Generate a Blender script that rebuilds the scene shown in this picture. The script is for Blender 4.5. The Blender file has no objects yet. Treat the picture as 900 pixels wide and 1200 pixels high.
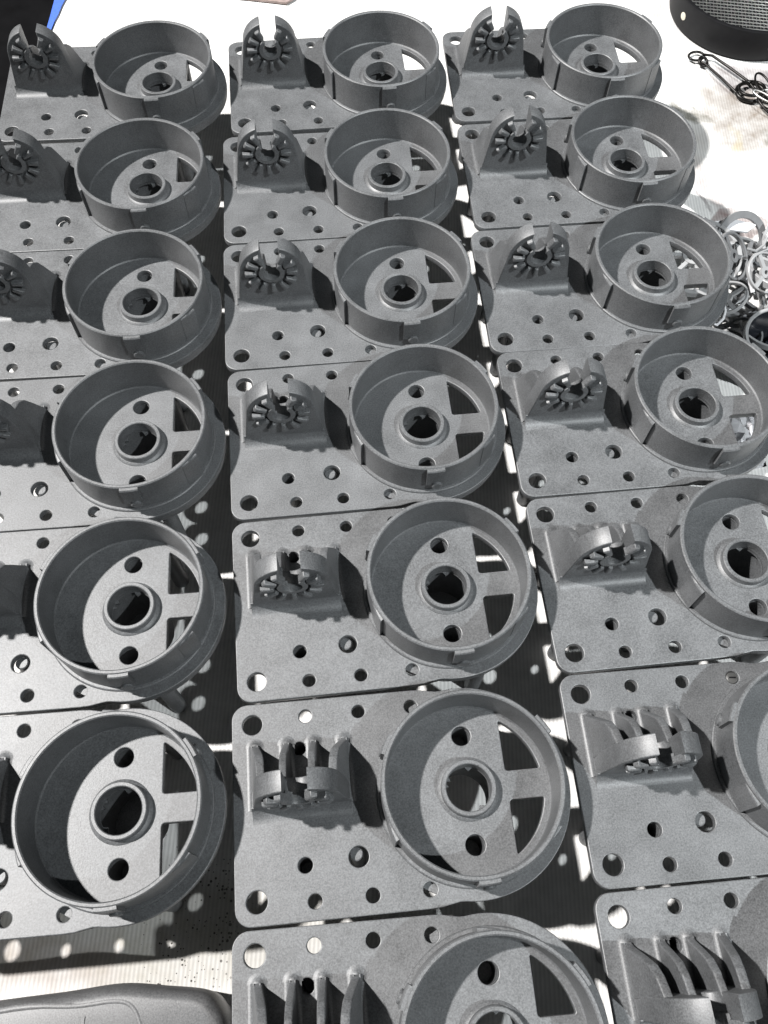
import bpy, bmesh, math, random
from mathutils import Vector, Matrix
random.seed(7)
S = 0.001                       # everything below is written in millimetres
scn = bpy.context.scene
col = scn.collection

# ------------------------------------------------------------------ camera
F, PITCH, ROLL, HC = 1003.872, 0.463533, 0.024739, 259.289
cd = bpy.data.cameras.new('camera'); cam = bpy.data.objects.new('camera', cd); col.objects.link(cam)
cd.sensor_fit = 'HORIZONTAL'; cd.sensor_width = 36.0; cd.lens = 36.0 * F / 900.0
cd.clip_start = 0.005; cd.clip_end = 20.0
cp, sp, cr, sr = math.cos(PITCH), math.sin(PITCH), math.cos(ROLL), math.sin(ROLL)
right0, up0, fwd = Vector((1, 0, 0)), Vector((0, cp, sp)), Vector((0, sp, -cp))
right = cr * right0 + sr * up0
up = cr * up0 - sr * right0
m = Matrix((right, up, -fwd)).transposed().to_4x4()
m.translation = Vector((0, 0, HC * S))
cam.matrix_world = m
scn.camera = cam

# ------------------------------------------------------------------ world + the two shop lamps
w = bpy.data.worlds.new('World'); scn.world = w; w.use_nodes = True
bg = w.node_tree.nodes['Background']
bg.inputs[0].default_value = (0.72, 0.90, 1.0, 1); bg.inputs[1].default_value = 0.028

def lamp(name, loc, target, power, color, size):
    d = bpy.data.lights.new(name, 'AREA'); d.shape = 'DISK'; d.size = size * S
    d.energy = power; d.color = color
    o = bpy.data.objects.new(name, d); col.objects.link(o)
    o.location = Vector(loc) * S
    o.rotation_euler = (Vector(target) - Vector(loc)).to_track_quat('-Z', 'Y').to_euler()
    return o
lamp('lamp_left', (-1547, 381, 2200), (0, 120, 0), 164.0, (1.0, 0.975, 0.955), 84)
def spot(name, loc, target, power, color, size, cone):
    d = bpy.data.lights.new(name, 'SPOT'); d.energy = power; d.color = color
    d.shadow_soft_size = size * S; d.spot_size = math.radians(cone); d.spot_blend = 1.0
    o = bpy.data.objects.new(name, d); col.objects.link(o); o.location = Vector(loc) * S
    o.rotation_euler = (Vector(target) - Vector(loc)).to_track_quat('-Z', 'Y').to_euler()
spot('lamp_right', (1726, -1010, 2500), (240, 170, 0), 430.0, (0.93, 0.98, 1.0), 36, 16.0)

scn.view_settings.view_transform = 'Standard'
scn.view_settings.look = 'None'
scn.view_settings.exposure = 0.0
scn.view_settings.gamma = 1.0
scn.view_settings.use_curve_mapping = False

# ------------------------------------------------------------------ materials
def new_mat(name):
    mt = bpy.data.materials.new(name); mt.use_nodes = True
    nt = mt.node_tree; return mt, nt, nt.nodes['Principled BSDF']
def N(nt, t, **kw):
    n = nt.nodes.new(t)
    for k, v in kw.items():
        if k in n.inputs: n.inputs[k].default_value = v
        else: setattr(n, k, v)
    return n
def ramp(nt, fac, stops):
    r = nt.nodes.new('ShaderNodeValToRGB'); nt.links.new(fac, r.inputs[0])
    e = r.color_ramp.elements
    while len(e) < len(stops): e.new(0.5)
    for i, (p, c) in enumerate(stops):
        e[i].position = p; e[i].color = (c[0], c[1], c[2], 1) if not isinstance(c, float) else (c, c, c, 1)
    return r
def mathn(nt, op, a, b=None, c=None):
    n = nt.nodes.new('ShaderNodeMath'); n.operation = op
    for i, x in enumerate((a, b, c)):
        if x is None: continue
        if isinstance(x, (int, float)): n.inputs[i].default_value = x
        else: nt.links.new(x, n.inputs[i])
    return n.outputs[0]

def nylon(name, base=(0.104, 0.108, 0.112), var=0.32):
    mt, nt, b = new_mat(name)
    tc = N(nt, 'ShaderNodeTexCoord')
    oi = N(nt, 'ShaderNodeObjectInfo')
    off = N(nt, 'ShaderNodeVectorMath', operation='ADD')
    nt.links.new(tc.outputs['Object'], off.inputs[0]); 
    mul = N(nt, 'ShaderNodeMath', operation='MULTIPLY'); mul.inputs[1].default_value = 3.0
    nt.links.new(oi.outputs['Random'], mul.inputs[0]); nt.links.new(mul.outputs[0], off.inputs[1])
    fine = N(nt, 'ShaderNodeTexNoise', Scale=2100.0, Detail=3.0, Roughness=0.65)
    big = N(nt, 'ShaderNodeTexNoise', Scale=90.0, Detail=5.0, Roughness=0.6)
    grit = N(nt, 'ShaderNodeTexNoise', Scale=2200.0, Detail=4.0, Roughness=0.7)
    for n in (fine, big, grit): nt.links.new(off.outputs[0], n.inputs['Vector'])
    v = mathn(nt, 'MULTIPLY_ADD', fine.outputs[0], 0.75, mathn(nt, 'MULTIPLY', big.outputs[0], 0.32))
    d = tuple(x * (1 - var * 1.9) for x in base); l = tuple(x * (1 + var * 1.9) for x in base)
    r = ramp(nt, v, [(0.34, d), (0.54, base), (0.74, l)])
    # part-to-part tone, powdery bloom and a few pale scuffs
    tone = mathn(nt, 'MULTIPLY_ADD', oi.outputs['Random'], 0.05, 0.975)
    bloom = N(nt, 'ShaderNodeTexNoise', Scale=38.0, Detail=3.0, Roughness=0.5); nt.links.new(off.outputs[0], bloom.inputs['Vector'])
    tone = mathn(nt, 'MULTIPLY', tone, mathn(nt, 'MULTIPLY_ADD', bloom.outputs[0], 0.14, 0.93))
    scf = N(nt, 'ShaderNodeTexNoise', Scale=260.0, Detail=5.0, Roughness=0.75, Distortion=1.5); nt.links.new(off.outputs[0], scf.inputs['Vector'])
    sm = ramp(nt, scf.outputs[0], [(0.66, 0.0), (0.76, 1.0)])
    tone = mathn(nt, 'MULTIPLY_ADD', sm.outputs[0], 0.35, tone)
    vm = N(nt, 'ShaderNodeVectorMath', operation='SCALE'); nt.links.new(r.outputs[0], vm.inputs[0]); nt.links.new(tone, vm.inputs['Scale'])
    nt.links.new(vm.outputs[0], b.inputs['Base Color'])
    b.inputs['Roughness'].default_value = 0.56
    b.inputs['Specular IOR Level'].default_value = 1.0
    rr = mathn(nt, 'MULTIPLY_ADD', big.outputs[0], 0.14, 0.43)
    nt.links.new(rr, b.inputs['Roughness'])
    bp = N(nt, 'ShaderNodeBump', Strength=0.55, Distance=0.00008)
    nt.links.new(grit.outputs[0], bp.inputs['Height']); nt.links.new(bp.outputs[0], b.inputs['Normal'])
    return mt
MAT = nylon('grey_nylon')
MAT_CASE = nylon('pale_grey_nylon', (0.095, 0.096, 0.098))

def plain(name, c, rough=0.5, metal=0.0, spec=0.5, var=0.0, scale=300.0, alpha=None, trans=0.0):
    mt, nt, b = new_mat(name)
    b.inputs['Base Color'].default_value = (*c, 1); b.inputs['Roughness'].default_value = rough
    b.inputs['Metallic'].default_value = metal; b.inputs['Specular IOR Level'].default_value = spec
    b.inputs['Transmission Weight'].default_value = trans
    tc = N(nt, 'ShaderNodeTexCoord'); n = N(nt, 'ShaderNodeTexNoise', Scale=scale, Detail=4.0)
    nt.links.new(tc.outputs['Object'], n.inputs['Vector'])
    r = ramp(nt, n.outputs[0], [(0.3, tuple(x * (1 - var) for x in c)), (0.7, tuple(min(1, x * (1 + var)) for x in c))])
    nt.links.new(r.outputs[0], b.inputs['Base Color'])
    bp = N(nt, 'ShaderNodeBump', Strength=0.25, Distance=0.0001); nt.links.new(n.outputs[0], bp.inputs['Height'])
    nt.links.new(bp.outputs[0], b.inputs['Normal'])
    return mt
M_BLACK = plain('black_lacquer', (0.008, 0.008, 0.009), 0.5, 0, 0.22, 0.2)
M_WIRE = plain('bright_wire', (0.55, 0.55, 0.53), 0.42, 1.0, 0.5, 0.15)
M_DARKWIRE = plain('dark_steel', (0.022, 0.021, 0.020), 0.34, 0.8, 0.5, 0.2)
M_RIVET = plain('cream_rivet', (0.62, 0.58, 0.48), 0.4, 0, 0.5, 0.1)
M_RIVET2 = plain('grey_rivet', (0.30, 0.30, 0.29), 0.4, 0.3, 0.5, 0.1)
M_TAPE = plain('blue_tape', (0.07, 0.16, 0.62), 0.6, 0, 0.4, 0.12, 900)
M_FLOOR = plain('dark_floor', (0.010, 0.010, 0.011), 0.9, 0, 0.1, 0.3, 20)
M_TABLE = plain('table_board', (0.03, 0.028, 0.027), 0.6, 0, 0.4, 0.2, 60)
M_PALE = plain('pale_translucent_plastic', (0.33, 0.333, 0.337), 0.34, 0, 0.6, 0.12, 120, trans=0.0)
M_PALE2 = plain('smoky_plastic', (0.17, 0.173, 0.178), 0.30, 0, 0.6, 0.15, 120)
M_CUP = plain('dark_cup_plastic', (0.018, 0.020, 0.026), 0.22, 0, 0.6, 0.1)
M_WRAP = plain('white_wrap', (0.72, 0.72, 0.74), 0.25, 0, 0.6, 0.05)
M_SCREW = plain('screw_steel', (0.42, 0.42, 0.41), 0.35, 0.9, 0.5, 0.15)
M_CARD = plain('pink_card', (0.34, 0.27, 0.25), 0.8, 0, 0.2, 0.2)

def cloth_mat():
    mt, nt, b = new_mat('white_ribbed_towel')
    tc = N(nt, 'ShaderNodeTexCoord')
    sep = N(nt, 'ShaderNodeSeparateXYZ'); nt.links.new(tc.outputs['Object'], sep.inputs[0])
    wob = N(nt, 'ShaderNodeTexNoise', Scale=60.0, Detail=4.0); nt.links.new(tc.outputs['Object'], wob.inputs['Vector'])
    sub = N(nt, 'ShaderNodeVectorMath', operation='SUBTRACT'); nt.links.new(wob.outputs['Color'], sub.inputs[0]); sub.inputs[1].default_value = (0.5, 0.5, 0.5)
    sc = N(nt, 'ShaderNodeVectorMath', operation='SCALE'); sc.inputs['Scale'].default_value = 0.022; nt.links.new(sub.outputs[0], sc.inputs[0])
    wp = N(nt, 'ShaderNodeVectorMath', operation='ADD'); nt.links.new(tc.outputs['Object'], wp.inputs[0]); nt.links.new(sc.outputs[0], wp.inputs[1])
    def blob(c, r, soft, ang=0.0, dist=wp):          # elliptical mask for stains and painted shade: centre, radii in mm
        mp = N(nt, 'ShaderNodeMapping', vector_type='TEXTURE'); nt.links.new(dist.outputs[0], mp.inputs['Vector'])
        mp.inputs['Location'].default_value = (c[0] * S, c[1] * S, 0); mp.inputs['Rotation'].default_value = (0, 0, ang)
        mp.inputs['Scale'].default_value = (r[0] * S, r[1] * S, 1000)
        ln = N(nt, 'ShaderNodeVectorMath', operation='LENGTH'); nt.links.new(mp.outputs[0], ln.inputs[0])
        mr = N(nt, 'ShaderNodeMapRange', interpolation_type='SMOOTHSTEP'); nt.links.new(ln.outputs['Value'], mr.inputs['Value'])
        mr.inputs['From Min'].default_value = 1 - soft; mr.inputs['From Max'].default_value = 1 + soft
        mr.inputs['To Min'].default_value = 1; mr.inputs['To Max'].default_value = 0
        return mr.outputs[0]
    # ribs running away from the viewer and weave
    x = sep.outputs[0]
    rib = mathn(nt, 'SINE', mathn(nt, 'MULTIPLY_ADD', wob.outputs[0], 1.2, mathn(nt, 'MULTIPLY', x, 2 * math.pi / (1.35 * S))))
    weave = N(nt, 'ShaderNodeTexNoise', Scale=1500.0, Detail=3.0); nt.links.new(tc.outputs['Object'], weave.inputs['Vector'])
    ht = mathn(nt, 'ADD', mathn(nt, 'MULTIPLY', rib, 0.55), mathn(nt, 'MULTIPLY', weave.outputs[0], 0.7))
    bp = N(nt, 'ShaderNodeBump', Strength=0.45, Distance=0.00012); nt.links.new(ht, bp.inputs['Height']); nt.links.new(bp.outputs[0], b.inputs['Normal'])
    mott = N(nt, 'ShaderNodeTexNoise', Scale=150.0, Detail=6.0, Roughness=0.65); nt.links.new(tc.outputs['Object'], mott.inputs['Vector'])
    patchy = mathn(nt, 'MULTIPLY_ADD', mott.outputs[0], 1.6, -0.15)
    cur = None
    base = N(nt, 'ShaderNodeRGB'); base.outputs[0].default_value = (0.74, 0.735, 0.72, 1); cur = base.outputs[0]
    def over(cur, mask, colr, k):
        mx = N(nt, 'ShaderNodeMix', data_type='RGBA')
        f = mathn(nt, 'MULTIPLY', mathn(nt, 'MULTIPLY', mask, patchy), k)
        cl = N(nt, 'ShaderNodeClamp'); nt.links.new(f, cl.inputs[0])
        nt.links.new(cl.outputs[0], mx.inputs['Factor']); nt.links.new(cur, mx.inputs['A']); mx.inputs['B'].default_value = (*colr, 1)
        return mx.outputs['Result']
    tan, mauve, olive, red = (0.22, 0.185, 0.155), (0.20, 0.175, 0.18), (0.13, 0.12, 0.09), (0.19, 0.13, 0.125)
    for c, r, s, a, cl, k in [
        ((182, 372), (30, 22), 0.45, 0.3, tan, 1.0), ((168, 392), (16, 10), 0.5, -0.4, tan, 0.8), ((190, 404), (24, 13), 0.4, -0.1, mauve, 1.0),
        ((150, 377), (12, 3.6), 0.35, -0.75, olive, 0.95), ((189, 356), (3.0, 14), 0.4, 0.25, olive, 0.6), ((170, 358), (3, 9), 0.5, 0.0, (0.6, 0.5, 0.2), 0.25),
        ((147, 352), (7, 16), 0.5, 0.15, tan, 0.5), ((152, 322), (4.5, 20), 0.5, 0.22, red, 0.65), ((146, 318), (1.0, 10), 0.4, 0.2, mauve, 0.9), ((161, 304), (12.5, 8.0), 0.10, 0.0, red, 0.95),
        ((-100, -8), (20, 9), 0.5, 0, (0.50, 0.36, 0.36), 0.45), ((-120, 20), (30, 30), 0.6, 0, tan, 0.35), ((-80, 0), (75, 17), 0.35, 0.03, (0.27, 0.25, 0.20), 0.75), ((40, -35), (40, 20), 0.6, 0, (0.4, 0.4, 0.4), 0.4)]:  # the long front-left blob is brown tint plus shade painted into the towel
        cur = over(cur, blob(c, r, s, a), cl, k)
    rb = N(nt, 'ShaderNodeMix', data_type='RGBA', blend_type='MULTIPLY'); rb.inputs['Factor'].default_value = 1.0
    sh_ = mathn(nt, 'MULTIPLY_ADD', rib, 0.075, mathn(nt, 'MULTIPLY_ADD', mott.outputs[0], 0.5, 0.68))
    cb_ = N(nt, 'ShaderNodeCombineColor'); [nt.links.new(sh_, cb_.inputs[q]) for q in range(3)]
    nt.links.new(cur, rb.inputs['A']); nt.links.new(cb_.outputs[0], rb.inputs['B']); cur = rb.outputs['Result']
    # small dark specks, mostly towards the front left
    sv = N(nt, 'ShaderNodeTexVoronoi', Scale=900.0); nt.links.new(tc.outputs['Object'], sv.inputs['Vector'])
    sz = N(nt, 'ShaderNodeTexNoise', Scale=40.0, Detail=2.0); nt.links.new(tc.outputs['Object'], sz.inputs['Vector'])
    thr = mathn(nt, 'MULTIPLY_ADD', sz.outputs[0], 1.9, -0.78)
    spk = mathn(nt, 'LESS_THAN', sv.outputs['Distance'], mathn(nt, 'MULTIPLY', thr, mathn(nt, 'POWER', sv.outputs['Color'], 1.5)))
    spk = mathn(nt, 'MULTIPLY', spk, blob((-92, 5), (52, 48), 0.3))
    mx = N(nt, 'ShaderNodeMix', data_type='RGBA'); nt.links.new(spk, mx.inputs['Factor']); nt.links.new(cur, mx.inputs['A']); mx.inputs['B'].default_value = (0.05, 0.045, 0.04, 1)
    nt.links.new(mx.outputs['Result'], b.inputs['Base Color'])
    b.inputs['Roughness'].default_value = 0.85; b.inputs['Specular IOR Level'].default_value = 0.2
    return mt
M_CLOTH = cloth_mat()

# ------------------------------------------------------------------ mesh helpers (millimetres in, metres out)
def finish(me, mat, smooth=35):
    me.transform(Matrix.Scale(S, 4))
    me.materials.clear(); me.materials.append(mat)
    for p in me.polygons: p.use_smooth = True
    me.set_sharp_from_angle(angle=math.radians(smooth))
    return me
def link(name, me, parent=None, loc=None):
    o = bpy.data.objects.new(name, me); col.objects.link(o)
    if parent: o.parent = parent
    if loc: o.location = Vector(loc) * S
    return o
def curve_mesh(name, loops, z0, z1, bev=0.3, res=1, mat=None, xf=None, smooth=35):
    cu = bpy.data.curves.new(name, 'CURVE'); cu.dimensions = '2D'; cu.fill_mode = 'BOTH'
    cu.extrude = max(0.0, (z1 - z0) / 2 - bev); cu.bevel_depth = bev; cu.bevel_resolution = res; cu.offset = -bev
    for L in loops:
        s = cu.splines.new('POLY'); s.points.add(len(L) - 1); s.use_cyclic_u = True
        for p, q in zip(s.points, L): p.co = (q[0], q[1], 0, 1)
    o = bpy.data.objects.new(name, cu); col.objects.link(o)
    dg = bpy.context.evaluated_depsgraph_get()
    me = bpy.data.meshes.new_from_object(o.evaluated_get(dg)); me.name = name
    bpy.data.objects.remove(o); bpy.data.curves.remove(cu)
    me.transform(Matrix.Translation((0, 0, (z0 + z1) / 2)))
    if xf: me.transform(xf)
    return finish(me, mat or MAT, smooth)
def circ(cx, cy, r, n=32, a0=0.0):
    return [(cx + r * math.cos(a0 + 2 * math.pi * i / n), cy + r * math.sin(a0 + 2 * math.pi * i / n)) for i in range(n)]
def arc(cx, cy, r, a0, a1, n):
    return [(cx + r * math.cos(math.radians(a0 + (a1 - a0) * i / n)), cy + r * math.sin(math.radians(a0 + (a1 - a0) * i / n))) for i in range(n + 1)]
def rounded(poly, r, n=4):
    out = []; k = len(poly)
    for i in range(k):
        p0, p, p1 = Vector(poly[i - 1]), Vector(poly[i]), Vector(poly[(i + 1) % k])
        a, b = (p0 - p).normalized(), (p1 - p).normalized()
        rr = r[i] if isinstance(r, (list, tuple)) else r
        if rr <= 0: out.append(tuple(p)); continue
        half = math.acos(max(-1, min(1, a.dot(b)))) / 2
        t = min(rr / math.tan(half), (p0 - p).length * .49, (p1 - p).length * .49); rr = t * math.tan(half)
        c = p + (a + b).normalized() * (rr / math.sin(half))
        s, e = p + a * t - c, p + b * t - c
        a0 = math.atan2(s.y, s.x); d = (math.atan2(e.y, e.x) - a0 + math.pi) % (2 * math.pi) - math.pi
        for j in range(n + 1): out.append((c.x + rr * math.cos(a0 + d * j / n), c.y + rr * math.sin(a0 + d * j / n)))
    return out
def from_bm(name, bm, mat=None, smooth=35):
    bmesh.ops.recalc_face_normals(bm, faces=bm.faces)
    me = bpy.data.meshes.new(name); bm.to_mesh(me); bm.free()
    return finish(me, mat or MAT, smooth)
def lathe_bm(bm, prof, n=96, a0=0, a1=360, origin=(0, 0, 0)):
    full = abs(a1 - a0) >= 360; cnt = n if full else n + 1; rings = []
    for i in range(cnt):
        a = math.radians(a0 + (a1 - a0) * i / n)
        rings.append([bm.verts.new((origin[0] + r * math.cos(a), origin[1] + r * math.sin(a), origin[2] + z)) for r, z in prof])
    k = len(prof)
    for i in range(n):
        A, B = rings[i], rings[(i + 1) % cnt]
        for j in range(k): bm.faces.new((A[j], A[(j + 1) % k], B[(j + 1) % k], B[j]))
    if not full:
        bm.faces.new(rings[0]); bm.faces.new(rings[-1][::-1])
def lathe(name, prof, n=96, a0=0, a1=360, mat=None, origin=(0, 0, 0), smooth=35):
    bm = bmesh.new(); lathe_bm(bm, prof, n, a0, a1, origin); return from_bm(name, bm, mat, smooth)
def prism_bm(bm, pts, vec):
    A = [bm.verts.new(p) for p in pts]; B = [bm.verts.new(Vector(p) + Vector(vec)) for p in pts]
    k = len(pts); bm.faces.new(A); bm.faces.new(B[::-1])
    for i in range(k): bm.faces.new((A[i], B[i], B[(i + 1) % k], A[(i + 1) % k]))
def fillet_bm(bm, p0, p1, nrm, r, n=5):
    p0, p1, nr = Vector((*p0, 0)), Vector((*p1, 0)), Vector((*nrm, 0)).normalized()
    prof = [(-0.35, -0.4), (-0.35, r)] + [(r - r * math.cos(t), r - r * math.sin(t)) for t in [math.pi / 2 * i / n for i in range(n + 1)]] + [(r, -0.4)]
    prof = [(d, max(z, 0.03) if 1 < i < len(prof) - 1 else z) for i, (d, z) in enumerate(prof)]
    prism_bm(bm, [p0 + nr * d + Vector((0, 0, z)) for d, z in prof], p1 - p0)
def tube_mesh(name, pts, r, mat, closed=False, n=8, mm=True):
    bm = bmesh.new(); P = [Vector(p) for p in pts]; k = len(P); rings = []
    prev = None
    for i, p in enumerate(P):
        t = (P[(i + 1) % k] - P[i - 1]) if closed else (P[min(i + 1, k - 1)] - P[max(i - 1, 0)])
        t.normalize()
        u = (prev - t * prev.dot(t)) if prev else t.orthogonal()
        u.normalize(); prev = u; v = t.cross(u)
        rings.append([bm.verts.new(p + (u * math.cos(2 * math.pi * j / n) + v * math.sin(2 * math.pi * j / n)) * r) for j in range(n)])
    for i in range(k if closed else k - 1):
        A, B = rings[i], rings[(i + 1) % k]
        if closed and i == k - 1:       # align seam
            o = min(range(n), key=lambda s: (A[0].co - B[s].co).length); B = B[o:] + B[:o]
        for j in range(n): bm.faces.new((A[j], A[(j + 1) % n], B[(j + 1) % n], B[j]))
    if not closed: bm.faces.new(rings[0][::-1]); bm.faces.new(rings[-1])
    return from_bm(name, bm, mat, 50)
def tag(o, label=None, cat=None, group=None, kind=None):
    if label: o['label'] = label
    if cat: o['category'] = cat
    if group: o['group'] = group
    if kind: o['kind'] = kind
    return o

# ------------------------------------------------------------------ setting
TZ = -36.0
def box_bm(bm, x0, x1, y0, y1, z0, z1):
    prism_bm(bm, [(x0, y0, z0), (x1, y0, z0), (x1, y1, z0), (x0, y1, z0)], (0, 0, z1 - z0))
bm = bmesh.new(); box_bm(bm, -3000, 3000, -2500, 4000, -780, -760)
tag(link('floor', from_bm('floor', bm, M_FLOOR)), kind='structure')
bm = bmesh.new(); box_bm(bm, -184, 620, -420, 1000, TZ - 24, TZ - 1.2)
tag(link('tabletop', from_bm('tabletop', bm, M_TABLE)), kind='structure')
# the towel: a thin sheet with gentle undulation
bm = bmesh.new(); nx, ny = 120, 200; X0, X1, Y0, Y1 = -182.8, 560.0, -380.0, 900.0
rnd = random.Random(3); ph = [(rnd.uniform(.01, .05), rnd.uniform(.01, .05), rnd.uniform(0, 6)) for _ in range(6)]
def cz(x, y): return TZ + 0.12 * sum(math.sin(a * x + b * y + c) for a, b, c in ph)
g = [[None] * (ny + 1) for _ in range(nx + 1)]
for i in range(nx + 1):
    for j in range(ny + 1):
        x, y = X0 + (X1 - X0) * i / nx, Y0 + (Y1 - Y0) * j / ny
        if i == 0: x += 0.5 * math.sin(y * .13) + 0.4 * math.sin(y * .41 + 1)
        g[i][j] = bm.verts.new((x, y, cz(x, y)))
for i in range(nx):
    for j in range(ny): bm.faces.new((g[i][j], g[i + 1][j], g[i + 1][j + 1], g[i][j + 1]))
bnd = [e for e in bm.edges if e.is_boundary]
ex = bmesh.ops.extrude_edge_only(bm, edges=bnd)
for v in ex['geom']:
    if isinstance(v, bmesh.types.BMVert): v.co.z = TZ - 1.1
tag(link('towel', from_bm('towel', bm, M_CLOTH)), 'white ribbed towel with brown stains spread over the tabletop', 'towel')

# ------------------------------------------------------------------ the printed bracket (origin = centre of the round cup)
CX = -48.3                                                   # centre line of the toothed upright
def make_base():
    pts = []
    R = 29.9
    pts += rounded([(-14, 30.55), (-68.2, 30.55), (-68.2, -30.55), (-14, -30.55)], [0, 4.6, 4.6, 0], 8)
    pts += [(-11, -30.4), (-8.5, -29.9), (-6.2, -29.5)]
    pts += arc(0, 0, R, -99, 99, 72)
    pts += [(-6.2, 29.5), (-8.5, 29.9), (-11, 30.4)]
    holes = [circ(-62.1, 24.35, 2.95), circ(-62.1, -24.35, 2.95), circ(-33.2, -15.3, 2.85),
             circ(CX, 16.15, 1.95, 24), circ(CX, -16.15, 2.1, 24), circ(0, 15.35, 2.85), circ(0, -15.35, 2.85), circ(0, 0, 6.65, 56)]
    for x in (-46.1, -30.1, -14.1):
        for y in (25.6, -25.6): holes.append(circ(x, y, 1.98, 24))
    for s in (1, -1):
        a0 = math.degrees(math.asin(4.1 / 22.2)); a1 = math.degrees(math.acos(11.6 / 22.2))
        w = [(11.6, 4.1)] + [(22.2 * math.cos(math.radians(a)), 22.2 * math.sin(math.radians(a))) for a in [a0 + (a1 - a0) * i / 14 for i in range(15)]]
        w = [(x, y * s) for x, y in w]
        r = [0.9, 0.9] + [0] * 13 + [0.9]
        holes.append(rounded(w, r, 4))
    # narrow relief slots beside the toothed upright's corner are left out: the plate is solid there
    return curve_mesh('base_plate', [pts] + holes, -2.6, 0.0, 0.28, 1)

def upright_outline():
    zc, R, hw, ztop = 17.3, 11.5, 3.35, 0
    # tangent from (14.4, -1) to circle (0,zc,R)
    px, pz = 14.4, -1.0
    d = math.hypot(px, pz - zc); base = math.atan2(pz - zc, px); al = math.acos(R / d)
    ta = math.degrees(base + al)
    a_top = math.degrees(math.acos((hw + .05) / R))
    right_arc = arc(0, zc, R, ta, a_top, 22)
    slot = [(hw, zc + 3)] + arc(0, zc, hw, 0, -180, 14) + [(-hw, zc + 3)]
    left_arc = [(-x, z) for x, z in right_arc[::-1]]
    return [(px, pz)] + right_arc + slot + left_arc + [(-px, pz)]

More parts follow.
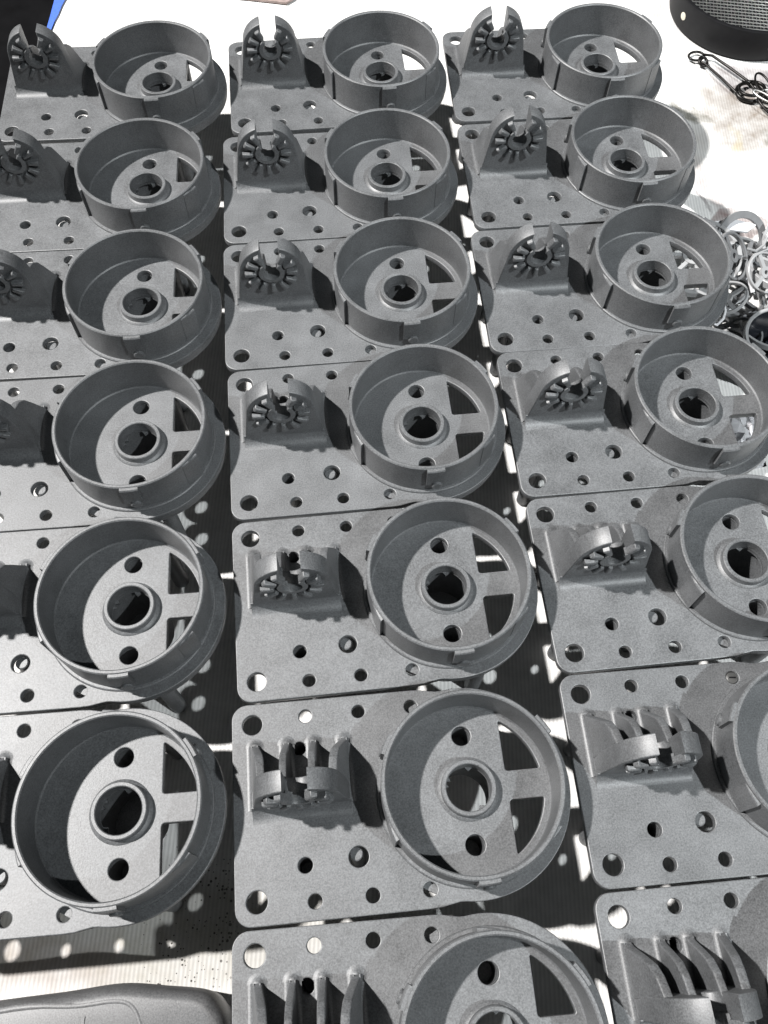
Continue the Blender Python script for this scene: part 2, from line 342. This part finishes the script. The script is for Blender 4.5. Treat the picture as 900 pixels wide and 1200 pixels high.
def make_bracket():
    root = bpy.data.objects.new('printed_bracket', None); col.objects.link(root); root.empty_display_size = 0.01
    link('base_plate', make_base(), root)
    # thick rim under the disc
    link('disc_rim', lathe('disc_rim', [(29.55, -2.3), (29.55, -4.4), (29.2, -4.7), (25.4, -4.7), (24.8, -4.2), (24.8, -2.3)], 120, mat=MAT), root)
    # low step around the cup
    link('step_band', lathe('step_band', [(25.2, -0.3), (25.2, 0.85), (26.35, 0.85), (26.65, 0.6), (26.8, 0.02), (26.8, -0.3)], 120), root)
    H = 14.8
    ring = link('cup_wall', lathe('cup_wall', [(25.6, -0.5), (25.6, H - .35), (25.25, H), (24.55, H), (24.2, H - .35), (24.2, 0.5), (23.75, 0.03), (23.75, -0.5)], 144), root)
    bml = lathe('lug', [(25.3, 5.2), (26.35, 5.4), (26.75, 5.9), (26.75, H - .75), (26.4, H - .3), (25.3, H - .3)], 8, -6.5, 6.5)
    for a in (-88, 32, 152):
        o = link('lug', bml, ring); o.rotation_euler.z = math.radians(a)
    bosm = bmesh.new()
    prof = [(0.0, 0.9), (1.5, 0.9), (1.9, 0.6), (1.9, -0.6), (0.0, -0.6)]
    lathe_bm(bosm, prof, 20)
    bme = from_bm('boss', bosm)
    for a in (-88, 32, 152):
        o = link('boss', bme, ring)
        o.matrix_local = Matrix.Rotation(math.radians(a), 4, 'Z') @ Matrix.Translation(Vector((26.6, 0.6, 5.6)) * S) @ Matrix.Rotation(math.radians(90), 4, 'Y')
    bm = bmesh.new(); rr = []
    for q in range(9):
        a = math.radians(-14 + 14 * q / 8); d = 0.15 + 0.95 * q / 8
        rr.append([bm.verts.new((r * math.cos(a), r * math.sin(a), z)) for r, z in ((25.2, .3), (25.6 + d, .5), (25.6 + d, 13.3), (25.6 + d - .3, 13.7), (25.2, 13.9))])
    for q in range(8):
        for w_ in range(5): bm.faces.new((rr[q][w_], rr[q][(w_ + 1) % 5], rr[q + 1][(w_ + 1) % 5], rr[q + 1][w_]))
    bm.faces.new(rr[0]); bm.faces.new(rr[-1][::-1])
    pad = from_bm('pad', bm)
    for a in (-149, -32, 97):
        o = link('pad', pad, ring); o.rotation_euler.z = math.radians(a)
    # hub in the middle of the cup
    hub = link('hub', lathe('hub', [(6.6, -0.4), (6.6, 2.95), (6.85, 3.2), (7.7, 3.2), (7.95, 2.95), (7.95, 1.2), (8.1, 0.75), (8.8, 0.35), (9.1, 0.02), (9.1, -0.4)], 72), root)
    link('sleeve', lathe('sleeve', [(6.6, -2.3), (6.6, -2.8), (7.9, -3.2), (8.0, -24.0), (8.6, -24.0), (8.7, -2.3)], 56), hub)
    for a, w_ in ((80, .2), (146, .13), (164, .13), (222, .2), (305, .2)):
        bm = bmesh.new(); a = math.radians(a)
        prism_bm(bm, [(6.8 * math.cos(a - w_), 6.8 * math.sin(a - w_), -3.6), (5.5 * math.cos(a), 5.5 * math.sin(a), -3.6), (6.8 * math.cos(a + w_), 6.8 * math.sin(a + w_), -3.6)], (0, 0, 1.2))
        link('sleeve_key', from_bm('sleeve_key', bm), hub)
    for x, y, r in ((0, 15.35, 2.85), (0, -15.35, 2.85), (CX, 16.15, 1.95), (CX, -16.15, 2.1)):
        link('under_socket', lathe('under_socket', [(r - .05, -15.0), (r - .05, -2.55), (r + 1.2, -2.55), (r + 1.2, -16.0), (0.01, -16.0), (0.01, -15.0)], 28, origin=(x, y, 0)), root)
    # toothed upright
    xf = Matrix.Translation((CX, 2.65, 0)) @ Matrix.Rotation(math.radians(90), 4, 'X')
    upr = link('toothed_upright', curve_mesh('toothed_upright', [upright_outline()], -2.95, 2.95, 0.35, 2, xf=xf), root)
    zc = 17.3
    cring = [*arc(0, 0, 4.75, 128, 412, 30), *arc(0, 0, 3.02, 412, 128, 30)]
    link('boss_ring', curve_mesh('boss_ring', [cring], -1.5, 1.3, 0.2, 1, xf=Matrix.Translation((CX, -0.3, zc)) @ Matrix.Rotation(math.radians(90), 4, 'X')), upr)
    tb = bmesh.new()
    # tooth: radial bar along +X, raised towards +Z (later turned to face -Y)
    r0, r1, w0, w1, h = 5.5, 9.7, 0.75, 1.05, 1.9
    lo = [tb.verts.new(p) for p in ((r0, -w0, -.4), (r1, -w1, -.4), (r1, w1, -.4), (r0, w0, -.4))]
    mi = [tb.verts.new(p) for p in ((r0, -w0, h - .45), (r1, -w1, h - .45), (r1, w1, h - .45), (r0, w0, h - .45))]
    hi = [tb.verts.new(p) for p in ((r0 + .4, -w0 + .35, h), (r1 - .45, -w1 + .35, h), (r1 - .45, w1 - .35, h), (r0 + .4, w0 - .35, h))]
    tb.faces.new(lo[::-1]); tb.faces.new(hi)
    for A, B in ((lo, mi), (mi, hi)):
        for j in range(4): tb.faces.new((A[j], A[(j + 1) % 4], B[(j + 1) % 4], B[j]))
    bmesh.ops.bevel(tb, geom=tb.edges[:], offset=0.12, segments=1, affect='EDGES')
    tme = from_bm('tooth', tb)
    for k in range(1, 12):
        a = math.radians(90 + 30 * k)
        o = link('tooth', tme, upr)
        o.matrix_local = Matrix.Translation(Vector((CX, -0.3, zc)) * S) @ Matrix.Rotation(math.radians(90), 4, 'X') @ Matrix.Rotation(a, 4, 'Z')
    # base fillets of the upright
    bm = bmesh.new()
    fillet_bm(bm, (CX - 14.25, -0.25), (CX + 14.25, -0.25), (0, -1), 3.8, 8)
    link('front_fillet', from_bm('front_fillet', bm, smooth=60), upr)
    # gussets behind the upright
    prof = rounded([(4.5, -1.0), (19.0, -1.0), (18.2, 0.3), (16.9, 2.2), (15.0, 7.4), (12.8, 12.8), (10.0, 15.6), (4.5, 18.2)], [0, 0, 1, 1.5, 3, 2.5, 2, 0], 3)
    for x0, x1, lean in ((-62.75, -60.2, .19), (-53.2, -51.0, 0), (-45.2, -43.0, 0), (-36.4, -33.85, -.19)):
        th = (x1 - x0) / 2
        xf = Matrix(((0, 0, 1, (x0 + x1) / 2), (1, 0, 0, 0), (0, 1, 0, 0), (0, 0, 0, 1)))
        sh = Matrix(((1, 0, lean, 0), (0, 1, 0, 0), (0, 0, 1, 0), (0, 0, 0, 1)))
        gme = curve_mesh('gusset', [prof], -th, th, 0.5, 2, xf=sh @ xf)
        gs = link('gusset', gme, root)
        bm = bmesh.new()
        yb = -0.3 if lean else 5.5
        fillet_bm(bm, (x0 + .25, 17.9), (x0 + .25, yb), (-1, 0), 1.5)
        fillet_bm(bm, (x1 - .25, 5.5 if lean > 0 or not lean else yb), (x1 - .25, 17.9), (1, 0), 1.5)
        lathe_bm(bm, [(0.01, -0.4), (0.01, 0.85), (0.7, 0.8), (1.15, 0.58), (1.6, 0.28), (2.1, 0.1), (2.75, 0.02), (2.8, -0.4)], 20, 0, 180, ((x0 + x1) / 2, 17.5, 0))
        link('gusset_fillet', from_bm('gusset_fillet', bm, smooth=60), gs)
    # legs that carry the plate above the towel
    def leg(x, y, r, z0, z1):
        return lathe('leg', [(0, z0), (r * .85, z0), (r, z0 + .5), (r, z1 - .3), (r - .3, z1), (0, z1)], 24, origin=(x, y, 0))
    bot = TZ + 0.55
    for x, y, r, z1 in ((-33.9, -14.2, 2.0, -2.7), (-34.5, 14.5, 2.4, -2.5), (-60, -14, 2.4, -2.5), (-60, 14, 2.4, -2.5), (8.5, -23.2, 2.8, -4.0), (8.5, 23.2, 2.8, -4.0)):
        bm = bmesh.new()
        prof = [(0.01, bot), (r * .85, bot), (r, bot + .5), (r, z1 - .3), (r - .3, z1), (0.01, z1)]
        lathe_bm(bm, prof, 24, origin=(x, y, 0)); link('leg', from_bm('leg', bm), root)
    return root

def children(o): return [c for c in bpy.data.objects if c.parent == o]
def copy_tree(o, parent=None):
    c = o.copy(); col.objects.link(c)
    if parent: c.parent = parent
    for ch in KIDS[o]: copy_tree(ch, c)
    return c

# fitted pose of every bracket: column, row, x, y, turn (row 1 is the far one)
T0x, T0y, TH = 61.538, 25.861, 0.027
POSES = [
 (1, 1, -164.956, 309.16, 0.065), (1, 2, -160.79, 245.933, 0.07), (1, 3, -154.042, 184.944, 0.067), (1, 4, -145.634, 123.231, 0.081),
 (1, 5, -139.183, 62.188, 0.079), (1, 6, -132.608, 0.725, 0.078),
 (2, 1, -64.983, 317.904, 0.100), (2, 2, -61.415, 254.651, 0.084), (2, 3, -54.442, 193.17, 0.091), (2, 4, -46.016, 131.94, 0.1),
 (2, 5, -37.913, 70.356, 0.105), (2, 6, -32.459, 8.707, 0.09), (2, 7, -26.953, -52.842, 0.075),
 (3, 1, 32.926, 328.731, 0.072), (3, 2, 39.76, 266.041, 0.089), (3, 3, 44.094, 204.001, 0.087), (3, 4, 52.558, 143.398, 0.092),
 (3, 5, 60.687, 82.073, 0.1), (3, 6, 66.821, 20.612, 0.081), (3, 7, 72.48, -41.021, 0.085)]
ORD = {1: 'backmost', 2: 'second from the back', 3: 'third from the back', 4: 'fourth from the back', 5: 'fifth from the back', 6: 'sixth from the back', 7: 'frontmost'}
LAB = {
 (1, 1): 'grey bracket at the back of the left row, beside the black gap and blue tape',
 (1, 2): 'grey bracket second from the back in the left row, half its slot cut off',
 (1, 3): 'grey bracket third from the back in the left row, few teeth showing',
 (1, 4): 'grey bracket fourth from the back in the left row, one tooth at the frame edge',
 (1, 5): 'grey bracket second from the front in the left row, upright mostly out of frame',
 (1, 6): 'grey bracket at the front of the left row, next to the smooth case',
 (2, 1): 'grey bracket at the back of the middle row, its slot against white towel',
 (2, 2): 'grey bracket second from the back in the middle row, behind the third',
 (2, 3): 'grey bracket third from the back in the middle row, cup fully visible',
 (2, 4): 'grey bracket in the exact middle of the middle row, with three brackets before it',
 (2, 5): 'grey bracket third from the front in the middle row, teeth seen from above',
 (2, 6): 'grey bracket second from the front in the middle row, bright patch inside its hub',
 (2, 7): 'grey bracket at the front of the middle row, cut off by the bottom edge',
 (3, 1): 'grey bracket at the back of the right row, closest to the black mesh drum',
 (3, 2): 'grey bracket second from the back in the right row, white towel through its window',
 (3, 3): 'grey bracket third from the back in the right row, touching the heap of rings',
 (3, 4): 'grey bracket in the middle of the right row, beside the dark cup',
 (3, 5): 'grey bracket third from the front in the right row, cup clipped at the right edge',
 (3, 6): 'grey bracket second from the front in the right row, screw lying in its plate hole',
 (3, 7): 'grey bracket at the front right corner, cup hidden beyond the frame'}
proto = make_bracket()
KIDS = {}
for o in bpy.data.objects: KIDS.setdefault(o, [])
for o in bpy.data.objects:
    if o.parent: KIDS[o.parent].append(o)
def frame(x, y, a):
    c, s = math.cos(a), math.sin(a)
    return x + c * T0x - s * T0y, y + s * T0x + c * T0y, a + TH
PLACED = {}
SLEEVE_PLUG = lathe('added_sleeve_plug', [(0.01, -25.2), (8.5, -25.2), (8.5, -24.02), (0.01, -24.02)], 32)
for i, (c, r, x, y, a) in enumerate(POSES):
    wx, wy, wa = frame(x, y, a)
    o = proto if i == 0 else copy_tree(proto)
    o.location = (wx * S, wy * S, 0); o.rotation_euler = (0, 0, wa)
    if (c, r) not in ((2, 6), (2, 7), (3, 6), (3, 7)):       # made-up plug added under the sleeve so the hub bore looks dark
        b_ = link('added_sleeve_plug', SLEEVE_PLUG, o)
    tag(o, LAB[(c, r)], 'bracket', 'grey printed brackets set out in three rows')
    PLACED[(c, r)] = (wx, wy, wa)

# ------------------------------------------------------------------ small screw lying in a hole of bracket (3,6)
wx, wy, wa = PLACED[(3, 6)]
hx, hy = -14.1, 25.6
sx, sy = wx + math.cos(wa) * hx - math.sin(wa) * hy, wy + math.sin(wa) * hx + math.cos(wa) * hy
scr = bpy.data.objects.new('screw', None); col.objects.link(scr); scr.location = Vector((sx, sy, 0)) * S
link('screw_head', lathe('screw_head', [(0.01, -1.6), (1.8, -1.6), (1.8, -0.5), (1.5, -0.2), (0.01, -0.1)], 28, mat=M_SCREW), scr)
bm = bmesh.new(); box_bm(bm, -1.1, 1.1, -.22, .22, -.5, 0.02)
link('screw_slot', from_bm('screw_slot', bm, M_BLACK), scr)
link('screw_shank', lathe('screw_shank', [(0.01, -9), (1.1, -9), (1.1, -1.6), (0.01, -1.6)], 16, mat=M_SCREW), scr)
tag(scr, 'small steel screw sitting in a plate hole of a right-hand bracket', 'screw')

# ------------------------------------------------------------------ smooth case at the bottom left
case = bpy.data.objects.new('plastic_case', None); col.objects.link(case); case.location = Vector((-75, -45, TZ)) * S
def smooth_poly(P, n=5):                                     # Catmull-Rom closed
    out = []; k = len(P)
    for i in range(k):
        p0, p1, p2, p3 = [Vector(P[(i + j - 1) % k]) for j in range(4)]
        for t in [j / n for j in range(n)]:
            out.append(tuple(0.5 * ((2 * p1) + (-p0 + p2) * t + (2 * p0 - 5 * p1 + 4 * p2 - p3) * t * t + (-p0 + 3 * p1 - 3 * p2 + p3) * t ** 3)))
    return out
ctl = [(-150, -26), (-120, -20), (-105, -17.6), (-89, -15.4), (-73, -12.9), (-60, -13.2), (-48.5, -14.0), (-43.3, -17.2), (-40.2, -22.5), (-40, -32), (-41, -60), (-48, -78), (-75, -84), (-120, -84), (-152, -78)]
ctl = [(x * .972 + 75, y * .972 + 45) for x, y in ctl]
out = smooth_poly(ctl, 6)
def loft(levels, name, mat, smooth=40):
    bm = bmesh.new(); rings = []
    cx = sum(p[0] for p in levels[0][0]) / len(levels[0][0]); cy = sum(p[1] for p in levels[0][0]) / len(levels[0][0])
    for poly, z in levels: rings.append([bm.verts.new((x, y, z)) for x, y in poly])
    for A, B in zip(rings, rings[1:]):
        k = len(A)
        for j in range(k): bm.faces.new((A[j], A[(j + 1) % k], B[(j + 1) % k], B[j]))
    bm.faces.new(rings[0][::-1]); bm.faces.new(rings[-1])
    return from_bm(name, bm, mat, smooth)
def inset(poly, d):
    k = len(poly); o = []
    for i in range(k):
        a, b = Vector(poly[i - 1]), Vector(poly[(i + 1) % k]); t = (b - a).normalized(); o.append((poly[i][0] + t.y * d, poly[i][1] - t.x * d))
    return o
# clockwise outline: inset towards the inside
levels = [(inset(out, 2.0), 0.4), (inset(out, 1.0), 3.0), (inset(out, .3), 11), (out, 16), (inset(out, .5), 19.6), (inset(out, 1.3), 21.8), (inset(out, 2.3), 22.8), (inset(out, 3.4), 23.2)]
link('case_shell', loft(levels, 'case_shell', MAT_CASE, 60), case)
pan = [(-150, -34), (-106, -20.6), (-83.5, -18.6), (-73.5, -17.2), (-68.5, -17.9), (-65.4, -21.5), (-64.8, -27), (-65.2, -60), (-70, -74), (-110, -76), (-148, -72)]
pan = smooth_poly([(x * .972 + 75, y * .972 + 45) for x, y in pan], 6)
# raised bead round the recessed panel
bm = bmesh.new()
A = [bm.verts.new((x, y, 23.0)) for x, y in inset(pan, -0.9)]; B = [bm.verts.new((x, y, 23.35)) for x, y in inset(pan, -0.3)]
Cc = [bm.verts.new((x, y, 23.35)) for x, y in inset(pan, .3)]; D = [bm.verts.new((x, y, 23.0)) for x, y in inset(pan, .9)]
for P_, Q_ in ((A, B), (B, Cc), (Cc, D)):
    for j in range(len(P_)): bm.faces.new((P_[j], P_[(j + 1) % len(P_)], Q_[(j + 1) % len(P_)], Q_[j]))
link('bead', from_bm('bead', bm, MAT_CASE, 60), case)
bm = bmesh.new(); box_bm(bm, -4.0, -3.3, -8, 24.6, 22.9, 23.45)
link('seam', from_bm('seam', bm, MAT_CASE), case)
tag(case, 'smooth grey plastic case with a rounded corner, at the bottom left corner of the photo', 'case')

# ------------------------------------------------------------------ blue tape and the thing beside it
bm = bmesh.new()
L = [(-185.6, 424), (-185.8, 440), (-186.4, 460), (-187, 500), (-186, 560)]; R_ = [(-181, 560), (-180.6, 500), (-180.6, 470), (-180.4, 455), (-181.3, 449), (-181.8, 441), (-182.6, 436), (-183.3, 426)]
prism_bm(bm, [(x, y, TZ + 0.75) for x, y in L + R_], (0, 0, 0.25))
tag(link('tape_strip', from_bm('tape_strip', bm, M_TAPE)), 'blue masking tape strip along the far left edge of the towel', 'tape')
card = bpy.data.objects.new('card_sheet', None)
bm = bmesh.new(); prism_bm(bm, [(-95, 459.2, TZ + 1), (-60, 454.4, TZ + 1), (-56, 458.5, TZ + 1), (-52, 560, TZ + 1), (-96, 560, TZ + 1)], (0, 0, 1.2))
tag(link('card_sheet', from_bm('card_sheet', bm, M_CARD)), 'pinkish brown card lying behind the middle row at the top edge', 'card')

# ------------------------------------------------------------------ black drum with a wire mesh top
drum = bpy.data.objects.new('mesh_drum', None); col.objects.link(drum); drum.location = Vector((189.2, 457.2, TZ + .5)) * S
HT = 16.5
link('drum_body', lathe('drum_body', [(38.2, 0), (39.8, 0.4), (40.6, 3), (41.2, HT - 1.5), (40.9, HT - .3), (40.2, HT), (39.0, HT), (38.4, HT - .6), (38.0, HT - 4), (37.0, 1.5), (0.01, 1.5), (0.01, 0.0)], 128, mat=M_BLACK), drum)
link('inner_pad', lathe('inner_pad', [(0.01, 9), (37.4, 9), (37.4, HT - 3.4), (0.01, HT - 3.2)], 64, mat=M_BLACK), drum)
for ax, sp_, rad in ((0, 2.6, .30), (1, 1.8, .10)):
    k = int(39 // sp_)
    for d in range(-k, k + 1):
        t = d * sp_; half = math.sqrt(max(0, 38.9 ** 2 - t * t))
        if half < 4: continue
        osp = 1.75 if ax == 0 else 2.55
        n = max(4, int(half * 2 / (osp / 2))); pts = []
        for i in range(n + 1):
            u = -half + 2 * half * i / n
            z = HT - 1.4 + (0.12 if ax == 0 else 0.38) * math.cos(math.pi * u / osp + math.pi * (d + ax))
            ca, sa = math.cos(-.12), math.sin(-.12)
            x, y = (u, t) if ax == 0 else (t, u)
            pts.append((ca * x - sa * y, sa * x + ca * y, z))
        link('mesh_wire', tube_mesh('mesh_wire', pts, rad, M_WIRE, n=5), drum)
def rivet(p, mat, rx, rz):
    d = Vector((p[0] - 189.2, p[1] - 457.2, 0)).normalized()
    bm = bmesh.new(); lathe_bm(bm, [(0.01, -1.0), (1.0, -1.0), (0.97, 0.1), (0.7, .35), (0.01, .45)], 20)
    me = from_bm('rivet', bm, mat)
    o = link('rivet', me, drum)
    q = d.to_track_quat('Z', 'Y').to_matrix().to_4x4()
    o.matrix_local = Matrix.Translation(Vector((d.x * 41.0, d.y * 41.0, 8.5)) * S) @ q @ Matrix.Diagonal((rx, rz, 1, 1))
rivet((150.5, 440), M_RIVET, 2.0, 2.0)
rivet((194.5, 417), M_RIVET2, 2.2, 2.2)
tag(drum, 'black round drum with a woven wire mesh top, in the top right corner', 'drum')

# ------------------------------------------------------------------ wire clip with its rings
clip = bpy.data.objects.new('wire_clip', None); col.objects.link(clip)
def ring_pts(c, rx, ry, ang, z, tilt=0.0, n=28):
    o = []
    for i in range(n):
        t = 2 * math.pi * i / n; x, y = rx * math.cos(t), ry * math.sin(t)
        o.append((c[0] + x * math.cos(ang) - y * math.sin(ang), c[1] + x * math.sin(ang) + y * math.cos(ang), z + tilt * y))
    return o
z = TZ + 2.0
link('clip_arm', tube_mesh('clip_arm', [(158.5, 415.5, z), (161.6, 412.5, z), (168, 400, z + 1), (173.5, 391, z + .5), (176.5, 386.5, z)], 0.62, M_DARKWIRE), clip)
link('clip_arm', tube_mesh('clip_arm', [(161, 418.5, z + 1), (165.5, 417, z + 1.5), (173, 408, z + 1.5), (181.5, 398, z + 1), (184, 394, z)], 0.66, M_DARKWIRE), clip)
link('clip_eye', tube_mesh('clip_eye', ring_pts((157.9, 418.5), 4.2, 3.3, 0.4, z), 0.62, M_DARKWIRE, closed=True), clip)
link('clip_collar', tube_mesh('clip_collar', ring_pts((160.6, 413.5), 2.2, 2.4, 0.4, z + .5, .4), 0.7, M_DARKWIRE, closed=True), clip)
tag(clip, 'dark two-armed wire clip lying on the towel below the mesh drum', 'clip')
rg = bpy.data.objects.new('key_ring', None); col.objects.link(rg)
link('ring_coil', tube_mesh('ring_coil', ring_pts((181.5, 391), 7.2, 6.2, 0.1, z + .3, .1), 0.95, M_DARKWIRE, closed=True, n=10), rg)
link('ring_coil', tube_mesh('ring_coil', ring_pts((181.7, 391.3), 6.6, 5.9, 0.5, z + 2.1, -.1), 0.75, M_DARKWIRE, closed=True, n=10), rg)
tag(rg, 'thick dark split ring threaded on the end of the wire clip', 'ring')
for i, (c, rx, ry, a, zz, r, mt, lb) in enumerate([
    ((187.5, 392), 3.6, 8.5, 0.25, z + 3, .55, M_DARKWIRE, 'thin dark oval chain link beside the thick split ring'),
    ((189.5, 378), 3.0, 9.0, 0.7, z + 1, .6, M_DARKWIRE, 'dark chain link hanging below the split ring'),
    ((194, 386), 8.5, 3.0, -0.25, z + 2.5, .75, M_WIRE, 'bright steel chain link at the right edge beside the split ring'),
    ((186, 383.5), 6.5, 1.7, -0.75, z + 3.5, .6, M_WIRE, 'narrow bright steel link crossing the thick split ring')]):
    tag(link('chain_link', tube_mesh('chain_link', ring_pts(c, rx, ry, a, zz, .15), r, mt, closed=True)), lb, 'chain link', 'chain links by the split ring')

# ------------------------------------------------------------------ heap of pale plastic rings beside the right row
def wheel(loc, R, w, h, spokes, rot, mat, label, name='spoked_ring'):
    o = bpy.data.objects.new(name, None); col.objects.link(o); o.location = Vector(loc) * S; o.rotation_euler = rot
    link('rim', lathe('rim', [(R - w, -h / 2), (R - w, h / 2 - .2), (R - w + .2, h / 2), (R - .2, h / 2), (R, h / 2 - .2), (R, -h / 2)], 48, mat=mat), o)
    if spokes:
        hr = R * .22
        link('ring_hub', lathe('ring_hub', [(hr - 1, -h / 2), (hr - 1, h / 2), (hr + .6, h / 2), (hr + .6, -h / 2)], 24, mat=mat), o)
        bm = bmesh.new(); box_bm(bm, hr + .3, R - w + .3, -.85, .85, -h * .35, h * .38); sm = from_bm('spoke', bm, mat)
        for k in range(spokes):
            s = link('spoke', sm, o); s.rotation_euler.z = 2 * math.pi * k / spokes
    tag(o, label, 'plastic ring', 'pale plastic rings heaped beside the right row')
    return o
wheel((133, 271, -25.0), 20.0, 1.9, 3.0, 7, (.06, -.16, .3), M_PALE, 'pale spoked ring showing its curved rim against the third cup of the right row')
wheel((171, 263, -23), 15.5, 1.5, 3.0, 4, (-.22, .12, .8), M_PALE, 'pale ring at the right frame edge above the dark cup')
wheel((156, 282.5, -27), 13.0, 3.2, 1.4, 0, (.75, .25, .1), M_PALE2, 'smoky flat ring leaning at the top of the heap')
wheel((176, 280, -23), 11.5, 1.4, 3.0, 6, (.5, -.5, .2), M_PALE, 'pale thin ring tilted at the top right of the heap')
wheel((152, 255, -32), 12, 1.6, 2.4, 3, (.05, .08, 1.3), M_PALE2, 'smoky ring lying lowest in the heap')
wheel((172, 244, -17), 13, 2.0, 2.2, 3, (.12, -.18, .4), M_PALE, 'pale ring resting on the far rim of the dark cup')
wheel((148, 240, -31), 9, 1.5, 2.4, 4, (-.2, .1, .5), M_PALE2, 'small smoky ring between the heap and the dark cup')
wheel((190, 262, -30), 13, 2, 3, 4, (.2, .1, .5), M_PALE, 'pale ring cut by the right frame edge')
wheel((158, 272, -29), 12.0, 1.2, 2.0, 5, (.25, .3, .1), M_PALE2, 'smoky thin ring between the two largest spoked rings')
wheel((163, 236, -30), 14.0, 1.3, 2.2, 5, (-.12, .2, .9), M_PALE, 'pale ring half hidden under the dark cup')
wheel((147, 266, -19), 10.5, 1.1, 1.8, 3, (.55, .5, .4), M_PALE2, 'smoky ring standing tilted beside the third cup')
wheel((181, 251, -27), 11, 1.2, 2.0, 4, (.3, -.35, .2), M_PALE2, 'smoky ring at the frame edge under the pale ring')
bm = bmesh.new(); prism_bm(bm, [(136, 287, -22), (152, 290, -22), (163, 289, -24), (158, 284.5, -24), (146, 284, -22)], (0, 0, 0.8))
tag(link('flat_scrap', from_bm('flat_scrap', bm, M_WRAP)), 'flat white scrap lying on top of the heap at its far end', 'scrap')
LR = ['slim pale ring lying across the middle of the heap', 'slim smoky ring lowest at the near side of the heap', 'slim pale ring nearest the wall of the fourth cup', 'slim pale ring at the far right of the heap',
      'slim smoky ring leaning on the rim of the dark cup', 'slim pale ring deep between the third and fourth cups']
for i, (x, y, zz, R0, rx, ry) in enumerate([(160, 258, -20, 9, .4, .3), (150, 232, -30, 8, .2, -.4), (142, 228, -28, 7, -.5, .2), (184, 273, -22, 9, -.3, .5), (168, 236, -16, 8, .6, .1), (143, 247, -24, 9, .3, .5)]):
    wheel((x, y, zz), R0, 0.9, 1.5, 3 + i % 2, (rx, ry, i * .7), M_PALE2 if i in (1, 4) else M_PALE, LR[i])
rn = random.Random(5)
OL = ['white offcut at the back of the heap, near the third cup', 'pale offcut in the middle of the heap of rings', 'pale offcut under the smoky flat ring, far side of the heap',
      'white offcut low between the two large spoked rings', 'pale offcut left of the dark cup, in the near part of the heap', 'pale offcut below the ring at the right frame edge',
      'white offcut squeezed between the third cup and the heap', 'pale offcut nearest the fourth cup of the right row', 'pale offcut against the left side of the dark cup',
      'white offcut at the right frame edge above the dark cup', 'pale offcut behind the far lip of the dark cup', 'pale offcut seen beside the wall of the third cup']
SP = [(146, 283), (160, 270), (164, 277), (156, 262), (149, 246), (170, 254), (140, 236), (143, 228), (148, 222), (178, 250), (163, 250), (139, 250)]
for i, (x, y) in enumerate(SP):
    a = rn.uniform(0, 3.1); l = rn.uniform(4.5, 9); zz = rn.uniform(-31, -21)
    pts = [(x + l * t * math.cos(a + .5 * t), y + l * t * math.sin(a + .5 * t), zz + 3.0 * t * rn.uniform(-.5, 1)) for t in (-1, -.5, 0, .5, 1)]
    tag(link('plastic_offcut', tube_mesh('plastic_offcut', pts, rn.uniform(.6, 1.1), M_PALE if i % 3 else M_WRAP, n=6)), OL[i], 'offcut', 'loose offcuts in the heap of rings')
cup = bpy.data.objects.new('dark_cup', None); col.objects.link(cup); cup.location = Vector((159.5, 219, TZ + .4)) * S
link('cup_body', lathe('cup_body', [(0.01, 0), (13.4, 0), (14.2, .8), (15.6, 20), (15.0, 20), (13.4, 2), (0.01, 1.6)], 64, mat=M_CUP), cup)
link('cup_lip', lathe('cup_lip', [(15.0, 19.2), (15.0, 20.5), (15.3, 20.8), (16.3, 20.8), (16.6, 20.3), (16.6, 19.2)], 64, mat=M_PALE), cup)
tag(cup, 'dark round cup with a pale lip below the heap of rings', 'cup')
# crumpled clear wrap below the cup
def crumple(cx, cy, z0, sx_, sy_, seed, label, hgt=9):
    r = random.Random(seed); bm = bmesh.new(); n = 13; G = []
    for i in range(n):
        G.append([bm.verts.new((cx + sx_ * (i / (n - 1) - .5) + r.uniform(-1, 1), cy + sy_ * (j / (n - 1) - .5) + r.uniform(-1, 1), z0 + (r.random() ** 1.4) * hgt * (1 - (2 * i / (n - 1) - 1) ** 4) * (1 - (2 * j / (n - 1) - 1) ** 4))) for j in range(n)])
    for i in range(n - 1):
        for j in range(n - 1): bm.faces.new((G[i][j], G[i + 1][j], G[i + 1][j + 1], G[i][j + 1]))
    bmesh.ops.solidify(bm, geom=bm.faces[:], thickness=0.25)
    tag(link('crumpled_wrap', from_bm('crumpled_wrap', bm, M_WRAP, 20)), label, 'wrap')
crumple(168, 196, TZ + 1, 26, 26, 2, 'crumpled clear wrap at the right edge, below the dark cup', 16)
crumple(141, 186, TZ + .8, 20, 30, 4, 'crumpled white wrap seen through a window of the right row', 5)
